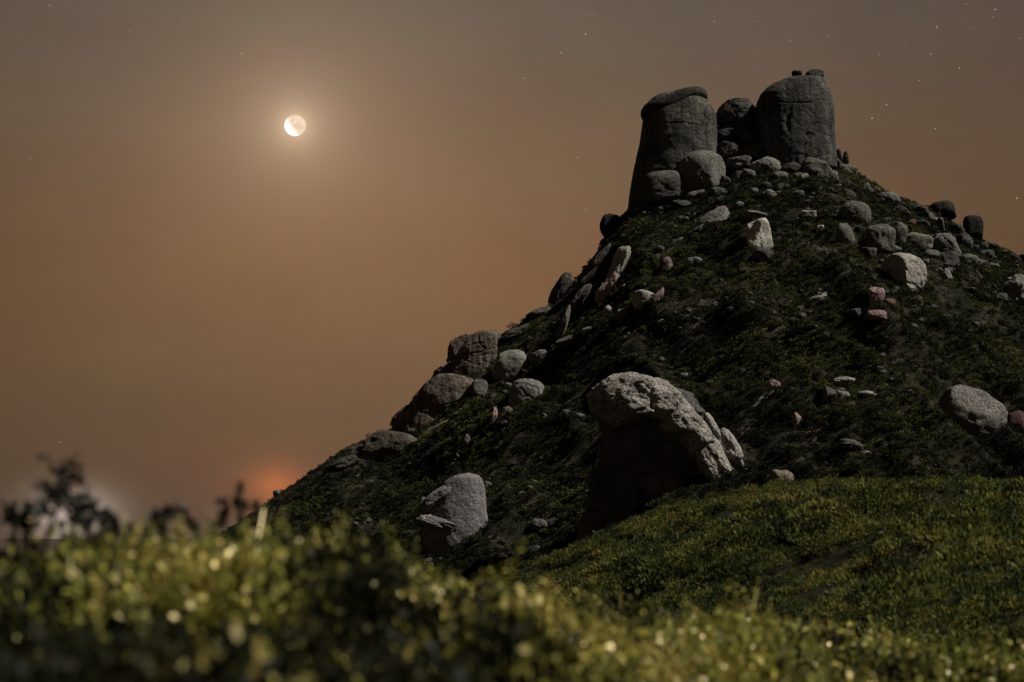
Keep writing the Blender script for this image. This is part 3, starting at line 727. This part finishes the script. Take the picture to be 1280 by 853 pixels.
def scatter(name, pts, nrm_tilt, scl, sources, kind='stuff'):
    n = len(pts)
    me = bpy.data.meshes.new(name)
    me.vertices.add(n); me.vertices.foreach_set('co', np.asarray(pts, np.float32).ravel())
    a = me.attributes.new('spin', 'FLOAT_VECTOR', 'POINT')
    rot = np.stack([RS.normal(0, 0.16, n) + nrm_tilt, RS.normal(0, 0.16, n), RS.uniform(0, 6.283, n)], 1).astype(np.float32)
    a.data.foreach_set('vector', rot.ravel())
    a = me.attributes.new('size', 'FLOAT', 'POINT'); a.data.foreach_set('value', np.asarray(scl, np.float32))
    a = me.attributes.new('pick', 'INT', 'POINT'); a.data.foreach_set('value', RS.randint(0, len(sources), n).astype(np.int32))
    o = obj(name, me); o['kind'] = kind
    ng = bpy.data.node_groups.new(name, 'GeometryNodeTree')
    ng.interface.new_socket('Geometry', in_out='INPUT', socket_type='NodeSocketGeometry')
    ng.interface.new_socket('Geometry', in_out='OUTPUT', socket_type='NodeSocketGeometry')
    N, Lk = ng.nodes, ng.links
    gi = N.new('NodeGroupInput'); go = N.new('NodeGroupOutput')
    mp = N.new('GeometryNodeMeshToPoints'); Lk.new(gi.outputs[0], mp.inputs['Mesh'])
    jn = N.new('GeometryNodeJoinGeometry')
    for s in sources:
        oi = N.new('GeometryNodeObjectInfo'); oi.inputs['Object'].default_value = s; oi.inputs['As Instance'].default_value = True
        Lk.new(oi.outputs['Geometry'], jn.inputs[0])
    ip = N.new('GeometryNodeInstanceOnPoints')
    Lk.new(mp.outputs[0], ip.inputs['Points']); Lk.new(jn.outputs[0], ip.inputs['Instance'])
    ip.inputs['Pick Instance'].default_value = True
    def att(nm, dt):
        q = N.new('GeometryNodeInputNamedAttribute'); q.data_type = dt; q.inputs['Name'].default_value = nm
        return [s for s in q.outputs if s.enabled and s.name == 'Attribute'][0]
    Lk.new(att('pick', 'INT'), ip.inputs['Instance Index'])
    er = N.new('FunctionNodeEulerToRotation'); Lk.new(att('spin', 'FLOAT_VECTOR'), er.inputs[0]); Lk.new(er.outputs[0], ip.inputs['Rotation'])
    Lk.new(att('size', 'FLOAT'), ip.inputs['Scale'])
    Lk.new(ip.outputs[0], go.inputs[0])
    md = o.modifiers.new('scatter', 'NODES'); md.node_group = ng
    return o

def tube(P0, r0, r1, nseg=7):
    P0 = np.array(P0, float); n = len(P0)
    d = np.gradient(P0, axis=0); d /= np.linalg.norm(d, axis=1)[:, None] + 1e-9
    u = np.cross(d, [0.31, 0.93, 0.2]); u /= np.linalg.norm(u, axis=1)[:, None] + 1e-9
    v = np.cross(d, u); th = np.linspace(0, 2 * math.pi, nseg, endpoint=False)
    r = np.linspace(r0, r1, n)[:, None, None]
    V = P0[:, None, :] + r * (np.cos(th)[None, :, None] * u[:, None, :] + np.sin(th)[None, :, None] * v[:, None, :])
    return V.reshape(-1, 3), grid_faces(n, nseg, True)
def merge(parts):
    Vs, Fs, o = [], [], 0
    for V, F in parts: Vs.append(V); Fs.append(F + o); o += len(V)
    return np.concatenate(Vs), np.concatenate(Fs)
rs = np.random.RandomState(5)
# hill scrub: low bushes 0.4 to 1.2 m, only where the hill can be seen
srcs = [hidden('scrub_clump', *leaf_cloud(90, 0.55, 0.50, 0.20, rs, 1.7, 0.3, 0.3, M=i + 1), M_HILLV) for i in range(4)]
N0 = 150000
X = rs.uniform(-55, 92, N0); Y = rs.uniform(192, 338, N0)
Yr, Zr = ridge(X)
dens = 0.5 + 0.9 * fbm(X / 9, Y / 5, 0.0, 3, 77) + 0.25 * vnoise(X / 1.5, Y / 1.2, 3, 5)
ok = (rs.uniform(0, 1, N0) < np.clip(dens + 0.25, 0.12, 1) * np.where((X < 14) & (Yr - Y < 11), 0.35, 1.0)) & (Y < Yr + 4) & (np.abs(X / Y) < 0.262) & ((Yr - Y) < 1.85 * (Zr - BASE) + 26)
X, Y = X[ok], Y[ok]
Z = hill_z(X, Y)
S = 0.35 + 0.85 * rs.uniform(0, 1, len(X)) ** 2.2 + 0.25 * np.clip(fbm(X / 7, Y / 5, 1, 2, 71), 0, 1)
Yr, _ = ridge(X); S = np.where(np.abs(Yr - Y) < 5, np.minimum(S, 0.62), S)
bx, by, bs = [], [], []
for b, ww, hh in BASES:          # bushes crowd the feet of the boulders
    n = int(6 + 9 * ww)
    bx += list(b.x + rs.uniform(-0.62, 0.62, n) * ww); by += list(b.y + rs.uniform(-0.42, 0.1, n) * max(ww, 1.0)); bs += list(rs.uniform(0.3, 0.5 + 0.09 * min(hh, 4), n))
bx, by, bs = map(np.array, (bx, by, bs)); bz = hill_z(bx, by)
X, Y, Z, S = (np.concatenate(q) for q in ((X, bx), (Y, by), (Z, bz), (S, bs)))
tag(scatter('hillside_scrub', np.stack([X, Y, Z - 0.05], 1), 0.35, S, srcs), 'dark low scrub covering the rocky hillside')

# loose rubble between the boulders
m_rub = rock_mat('rubble_stone', 0.0, 0.1, 0.4, 1.5, (0.085, 0.082, 0.074, 1))
rub = []
for i in range(4):
    V, F = rock_shape(900 + i, 1.0, 1.0, 0.75, 0, sub=2, rough=0.15)
    o = hidden('rubble_stone', V, F, m_rub); o.color = (0.15, 0.142, 0.13, 1); rub.append(o)
X = rs.uniform(-50, 92, 9000); Y = rs.uniform(235, 332, 9000)
Yr, Zr = ridge(X)
dn = 2.2 * fbm(X / 8, Y / 5, 5.0, 3, 401) + 0.10 + np.clip((hill_z(X, Y, False) - 32) / 40, -0.3, 0.4)
ok = (rs.uniform(0, 1, 9000) < np.clip(dn, 0.0, 0.45)) & (Y < Yr + 2) & (np.abs(X / Y) < 0.26)
X, Y = X[ok], Y[ok]
S = 0.25 + 0.9 * rs.uniform(0, 1, len(X)) ** 3
tag(scatter('hillside_rubble', np.stack([X, Y, hill_z(X, Y) + 0.12 + 0.1 * S], 1), 0.3, S, rub), 'loose grey stones strewn between the boulders')

# the green mound
srcs = [hidden('heath_clump', *leaf_cloud(170, 0.24, 0.20, 0.055, rs, 2.2, 0.35, 0.5, M=i + 1), M_HUMPV) for i in range(4)]
N0 = 75000
Y = 14 + (70 - 14) * rs.uniform(0, 1, N0) ** 0.8; X = rs.uniform(-0.10, 0.262, N0) * Y
dens = 0.50 + 1.8 * fbm(X / 1.3, Y / 0.9, 0.0, 3, 177)
ok = (rs.uniform(0, 1, N0) < np.clip(dens, 0.08, 1)) & (Y > np.interp(X, _c[:, 0], _c[:, 1]) + 1.0)
X, Y = X[ok], Y[ok]
Z = ground_z(X, Y)
S = 0.40 + 1.0 * rs.uniform(0, 1, len(X)) ** 3 + 0.9 * np.clip(fbm(X / 1.3, Y / 0.9, 1, 2, 71), -0.3, 1)
S = np.where(Y > 54, np.minimum(S, 1.0), S)
tag(scatter('mound_heath', np.stack([X, Y, Z - 0.02], 1), 0.1, S, srcs), 'yellow-green heath covering the rounded mound')

# the near belt of out-of-focus foliage
def near_clump(i, mat, shiny=0.0):
    V, F = leaf_cloud(190, 0.12, 0.18, 0.027, rs, 1.7, 0.25, 0.7, M=i + 1)
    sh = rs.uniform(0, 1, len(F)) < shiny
    k = np.where(sh)[0]                                  # glossy leaves tilted to glint at the camera, adding blurred highlights
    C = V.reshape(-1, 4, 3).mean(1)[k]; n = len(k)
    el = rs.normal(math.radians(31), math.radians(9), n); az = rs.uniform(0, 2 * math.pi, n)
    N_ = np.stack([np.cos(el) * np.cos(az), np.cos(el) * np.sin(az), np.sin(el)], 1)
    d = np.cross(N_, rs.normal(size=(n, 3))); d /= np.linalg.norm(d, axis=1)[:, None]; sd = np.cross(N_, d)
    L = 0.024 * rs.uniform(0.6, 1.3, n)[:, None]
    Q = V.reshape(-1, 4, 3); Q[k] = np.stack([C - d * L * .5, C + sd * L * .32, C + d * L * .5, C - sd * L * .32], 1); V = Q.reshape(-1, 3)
    me = mesh_from('foliage_clump', V, F, mat, False)
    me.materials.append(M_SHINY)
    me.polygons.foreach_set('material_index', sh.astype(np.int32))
    return bpy.data.objects.new('foliage_clump', me)
def near_sprig(i, mat):
    parts, hs = [], []
    for k in range(4):
        a = rs.uniform(0, 6.28); lean = rs.uniform(0.02, 0.10); H = rs.uniform(0.13, 0.27)
        q = np.linspace(0, 1, 26)[:, None]
        C = np.concatenate([lean * q ** 1.5 * math.cos(a), lean * q ** 1.5 * math.sin(a), H * q], 1)[4:]
        n = len(C); aa = np.arange(n) * 2.4 + a
        d = np.stack([np.cos(aa), np.sin(aa), np.full(n, 0.7)], 1); d /= np.linalg.norm(d, axis=1)[:, None]
        sd = np.cross(d, rs.normal(size=(n, 3))); sd /= np.linalg.norm(sd, axis=1)[:, None]
        L = np.linspace(0.036, 0.016, n)[:, None]
        parts.append((np.stack([C, C + d * L * .5 + sd * L * .25, C + d * L, C + d * L * .5 - sd * L * .25], 1).reshape(-1, 3), np.arange(4 * n).reshape(n, 4)))
        parts.append(tube(C[::5], 0.003, 0.0015, 4))
    me = mesh_from('foliage_sprig', *merge(parts), mat, False)
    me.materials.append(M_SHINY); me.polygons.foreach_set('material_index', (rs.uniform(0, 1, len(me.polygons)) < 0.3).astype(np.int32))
    return bpy.data.objects.new('foliage_sprig', me)
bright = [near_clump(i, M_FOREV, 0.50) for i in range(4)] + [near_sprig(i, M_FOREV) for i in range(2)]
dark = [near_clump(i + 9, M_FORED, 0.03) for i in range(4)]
N0 = 17000
Y = 2.6 + (17 - 2.6) * rs.uniform(0, 1, N0) ** 0.75; X = rs.uniform(-0.30, 0.30, N0) * Y
lump = fbm(X / 0.50, Y / 0.50, 0.0, 3, 277)
ok = (rs.uniform(0, 1, N0) < np.clip(0.62 + 2.0 * lump, 0.06, 1)) & (Y < np.interp(X, _c[:, 0], _c[:, 1]) + 2.0)
X, Y, lump = X[ok], Y[ok], lump[ok]
Z = ground_z(X, Y)
S = 0.55 + 0.70 * rs.uniform(0, 1, len(X)) ** 1.5 + 0.9 * np.clip(lump, -0.4, 0.6)
# dark leaf colour paints shade into the left-front hollow and gaps among the rest
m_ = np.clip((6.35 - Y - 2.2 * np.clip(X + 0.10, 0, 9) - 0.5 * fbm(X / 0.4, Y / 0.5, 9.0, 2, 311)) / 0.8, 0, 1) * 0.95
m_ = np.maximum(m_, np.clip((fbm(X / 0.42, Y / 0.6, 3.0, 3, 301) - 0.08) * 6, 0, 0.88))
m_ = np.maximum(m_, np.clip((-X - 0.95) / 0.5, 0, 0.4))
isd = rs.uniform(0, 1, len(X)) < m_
for nm, k, src, lab in (('near_foliage', ~isd, bright, 'blurred yellow-green leaves of low bushes in front'), ('shaded_near_foliage', isd, dark, 'blurred leaves of low bushes at the left front, coloured dark as shade')):
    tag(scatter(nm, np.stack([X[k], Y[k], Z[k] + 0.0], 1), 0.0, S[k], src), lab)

# skyline shrubs: foliage on a short stem
SH = [(465, 545, 22, 11, 'spreading flat-topped shrub on the lower left skyline'),
      (491, 530, 9, 8, 'small shrub on the skyline just above the flat-topped one'),
      (504, 517, 10, 9, 'ragged shrub on the skyline at the foot of the dark cliff'),
      (640, 409, 15, 9, 'shrub on the skyline right of the dark cliff'),
      (655, 402, 12, 6, 'low shrub beside the one right of the dark cliff'),
      (688, 383, 12, 6, 'little shrub on the skyline under the steep left shoulder'),
      (388, 592, 10, 5, 'tiny shrub on the tail of the left ridge'),
      (1092, 229, 12, 6, 'low shrub on the skyline right of the summit'),
      (1254, 313, 12, 5, 'low shrub on the skyline near the right edge')]
for i, (px, py, ww, hh, lab) in enumerate(SH):
    sk = float(np.interp(px, [s[0] for s in SIL], [s[1] for s in SIL])); Ysk = float(np.interp(px, [s[0] for s in SIL], [s[2] for s in SIL]))
    m = Ysk / FPX; b = P(px, sk + 1.5, Ysk)
    e = empty('shrub', b, lab, 'shrub', 'shrubs on the skyline')
    H = (sk + 1.5 - (py - hh / 2)) * m
    V, F = leaf_cloud(160, ww / 2 * m, hh * 0.8 * m, 0.17, rs, 1.6, 0.2, 0.3, M=i + 3); V[:, 2] += max(H - hh * 0.8 * m, 0.0)
    obj('foliage', mesh_from('foliage', V, F, M_HILLV, False), (0, 0, 0), e)
    V, F = tube([(0, 0, -0.3), (0.08, 0, H * 0.4), (0.0, 0, H * 0.8)], 0.09, 0.04)
    obj('stem', mesh_from('stem', V, F, M_BARK), (0, 0, 0), e)

# dark sprigs rising against the sky at the left front
SPR = [([(52, 700), (58, 668), (70, 640), (76, 612), (72, 588)], 4.3, 52, 26, 'tallest dark sprig with a bushy head against the sky'),
       ([(20, 690), (19, 668), (14, 645), (0, 625)], 4.4, 18, 10, 'thin dark twig arching off the left edge of the picture'),
       ([(100, 700), (112, 670), (116, 645), (112, 628)], 4.5, 16, 9, 'dark sprig just right of the tallest one'),
       ([(140, 690), (144, 665), (140, 650)], 4.7, 10, 8, 'short dark shoot between the bushy sprigs'),
       ([(215, 690), (208, 668), (205, 655), (200, 642)], 5.0, 26, 13, 'dark tuft alone against the pale horizon'),
       ([(182, 690), (184, 672), (186, 660)], 5.0, 12, 8, 'low dark tuft left of the lone tuft'),
       ([(262, 690), (268, 668), (280, 645), (284, 620)], 5.2, 14, 8, 'faint twig near the orange glow'),
       ([(305, 690), (302, 660), (300, 632), (301, 610)], 5.2, 16, 10, 'upright dark twig beside the orange glow'),
       ([(240, 690), (244, 668), (240, 656)], 5.2, 12, 8, 'short dark tuft between lone tuft and faint twig'),
       ([(10, 700), (40, 660), (52, 640), (50, 630)], 4.2, 12, 8, 'dark twig leaning left of the tallest sprig')]
SPR += [([(128, 700), (132, 672), (130, 655), (136, 640)], 4.6, 14, 7, 'thin twig a little right of the tallest bushy sprig'),
        ([(84, 700), (92, 660), (100, 640), (104, 618)], 4.5, 20, 9, 'crooked twig leaning over the pale glow'),
        ([(34, 700), (30, 670), (34, 648), (30, 632)], 4.4, 14, 8, 'short bent twig between the left edge and the tallest sprig'),
        ([(160, 700), (164, 676), (160, 664)], 4.9, 16, 8, 'low spreading dark tuft right of the pale glow'),
        ([(222, 700), (226, 670), (232, 650), (230, 636)], 5.1, 12, 6, 'wispy twig just right of the lone tuft'),
        ([(318, 700), (318, 668), (322, 645), (318, 628)], 5.2, 12, 7, 'last dark twig before the hill foot')]
for i, (pts, Y0, spread, nl, lab) in enumerate(SPR):
    Y0 += 2.0
    m = Y0 / FPX
    W3 = [P(a, b, Y0 + 0.05 * k) for k, (a, b) in enumerate(pts)]
    W3[0].z -= 0.10
    e = empty('sprig', W3[0], lab, 'sprig', 'dark sprigs at the left front')
    T = np.array([(q - W3[0])[:] for q in W3])
    q = np.linspace(0, 1, 16); s = np.linspace(0, 1, len(T))
    C = np.stack([np.interp(q, s, T[:, k]) for k in range(3)], 1)
    parts = [tube(C, 0.009, 0.004)]; lv = []
    rr = np.random.RandomState(300 + i)
    for k in range(nl):
        t0 = rr.uniform(0.42, 1.0); b0 = np.array([np.interp(t0, q, C[:, j]) for j in range(3)])
        dr = np.array([rr.normal(0, 1), rr.normal(0, 0.7), rr.uniform(-0.1, 1.0)]); dr /= np.linalg.norm(dr)
        L = spread * m * rr.uniform(0.35, 0.75)
        tip = b0 + dr * L
        parts.append(tube([b0, (b0 + tip) / 2 + np.array([0, 0, 0.1 * L]), tip], 0.004, 0.002, 5))
        n = 7
        cc = b0 + dr * L * rr.uniform(0.3, 1.1, n)[:, None] + rr.normal(0, 0.10 * L + 0.004, (n, 3))
        d = rr.normal(size=(n, 3)) + dr; d /= np.linalg.norm(d, axis=1)[:, None]
        sd = np.cross(d, rr.normal(size=(n, 3))); sd /= np.linalg.norm(sd, axis=1)[:, None]
        l = rr.uniform(0.022, 0.042, n)[:, None]
        lv.append((np.stack([cc - d * l / 2, cc + sd * l / 4, cc + d * l / 2, cc - sd * l / 4], 1).reshape(-1, 3), np.arange(4 * n).reshape(n, 4)))
    obj('stem', mesh_from('stem', *merge(parts), M_BARK), (0, 0, 0), e)
    obj('foliage', mesh_from('foliage', *merge(lv), M_DLEAF, False), (0, 0, 0), e)

# ------------------------------------------------------------------ moon and stars
DM = 60000.0
m_moon, t = new_mat('moonlight')
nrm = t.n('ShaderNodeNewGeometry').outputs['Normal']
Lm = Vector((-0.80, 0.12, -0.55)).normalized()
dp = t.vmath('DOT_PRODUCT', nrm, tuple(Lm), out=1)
cres = t.ramp(dp, [(-0.0, g3(0)), (0.78, g3(1))])  # sunlit crescent painted into the glow by facing direction
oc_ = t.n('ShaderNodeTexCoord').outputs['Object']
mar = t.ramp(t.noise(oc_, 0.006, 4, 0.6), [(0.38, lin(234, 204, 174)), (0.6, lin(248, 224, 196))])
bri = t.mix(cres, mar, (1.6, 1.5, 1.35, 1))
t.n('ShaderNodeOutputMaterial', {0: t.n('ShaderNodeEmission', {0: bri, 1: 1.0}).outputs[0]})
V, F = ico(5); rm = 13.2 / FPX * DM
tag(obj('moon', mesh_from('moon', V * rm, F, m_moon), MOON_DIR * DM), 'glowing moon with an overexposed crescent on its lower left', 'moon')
m_star, t = new_mat('starlight')
oi = t.n('ShaderNodeObjectInfo').outputs['Color']
t.n('ShaderNodeOutputMaterial', {0: t.n('ShaderNodeEmission', {0: oi, 1: 1.0}).outputs[0]})
V, F = ico(2)
star_me = mesh_from('star', V * (1.0 / FPX * DM), F, m_star)
STARS = [(732, 43, 1.5), (740, 17, 1), (701, 66, 1.3), (893, 27, 1.1), (947, 27, 0.9), (988, 51, 1), (1035, 46, 0.9), (1171, 34, 1.4), (1244, 12, 1.3), (1241, 21, 0.9),
         (1217, 36, 0.9), (1163, 68, 1.3), (1199, 85, 1.3), (1099, 68, 1), (1149, 101, 1), (1108, 131, 1.3), (1090, 148, 1.5), (1169, 161, 1.2), (1210, 170, 0.9), (722, 197, 1.2), (732, 262, 1.1),
         (655, 98, 1.2), (62, 7, 1.2), (302, 67, 1.3), (162, 38, 1), (228, 29, 0.8), (38, 198, 1), (499, 245, 1.0), (523, 65, 1), (549, 90, 0.8), (75, 553, 1.1), (630, 22, 1), (566, 12, 0.9), (1271, 248, 1.4),
         (1275, 48, 1.0), (1208, 5, 1), (357, 2, 0.9), (826, 66, 0.8), (1132, 57, 0.8), (188, 150, 0.8)]
for px, py, b in STARS:
    o = obj('star', star_me, unit(px, py) * DM)
    o.scale = (0.62 * b,) * 3
    k = 0.20 + 0.16 * b; o.color = (k * 1.05, k * 0.88, k * 0.72, 1)
    tag(o, 'tiny faint star in the brown night sky', 'star', 'stars in the night sky')
for m in bpy.data.materials:
    if m.name in ('moonlight', 'starlight'): m.cycles.emission_sampling = 'NONE'
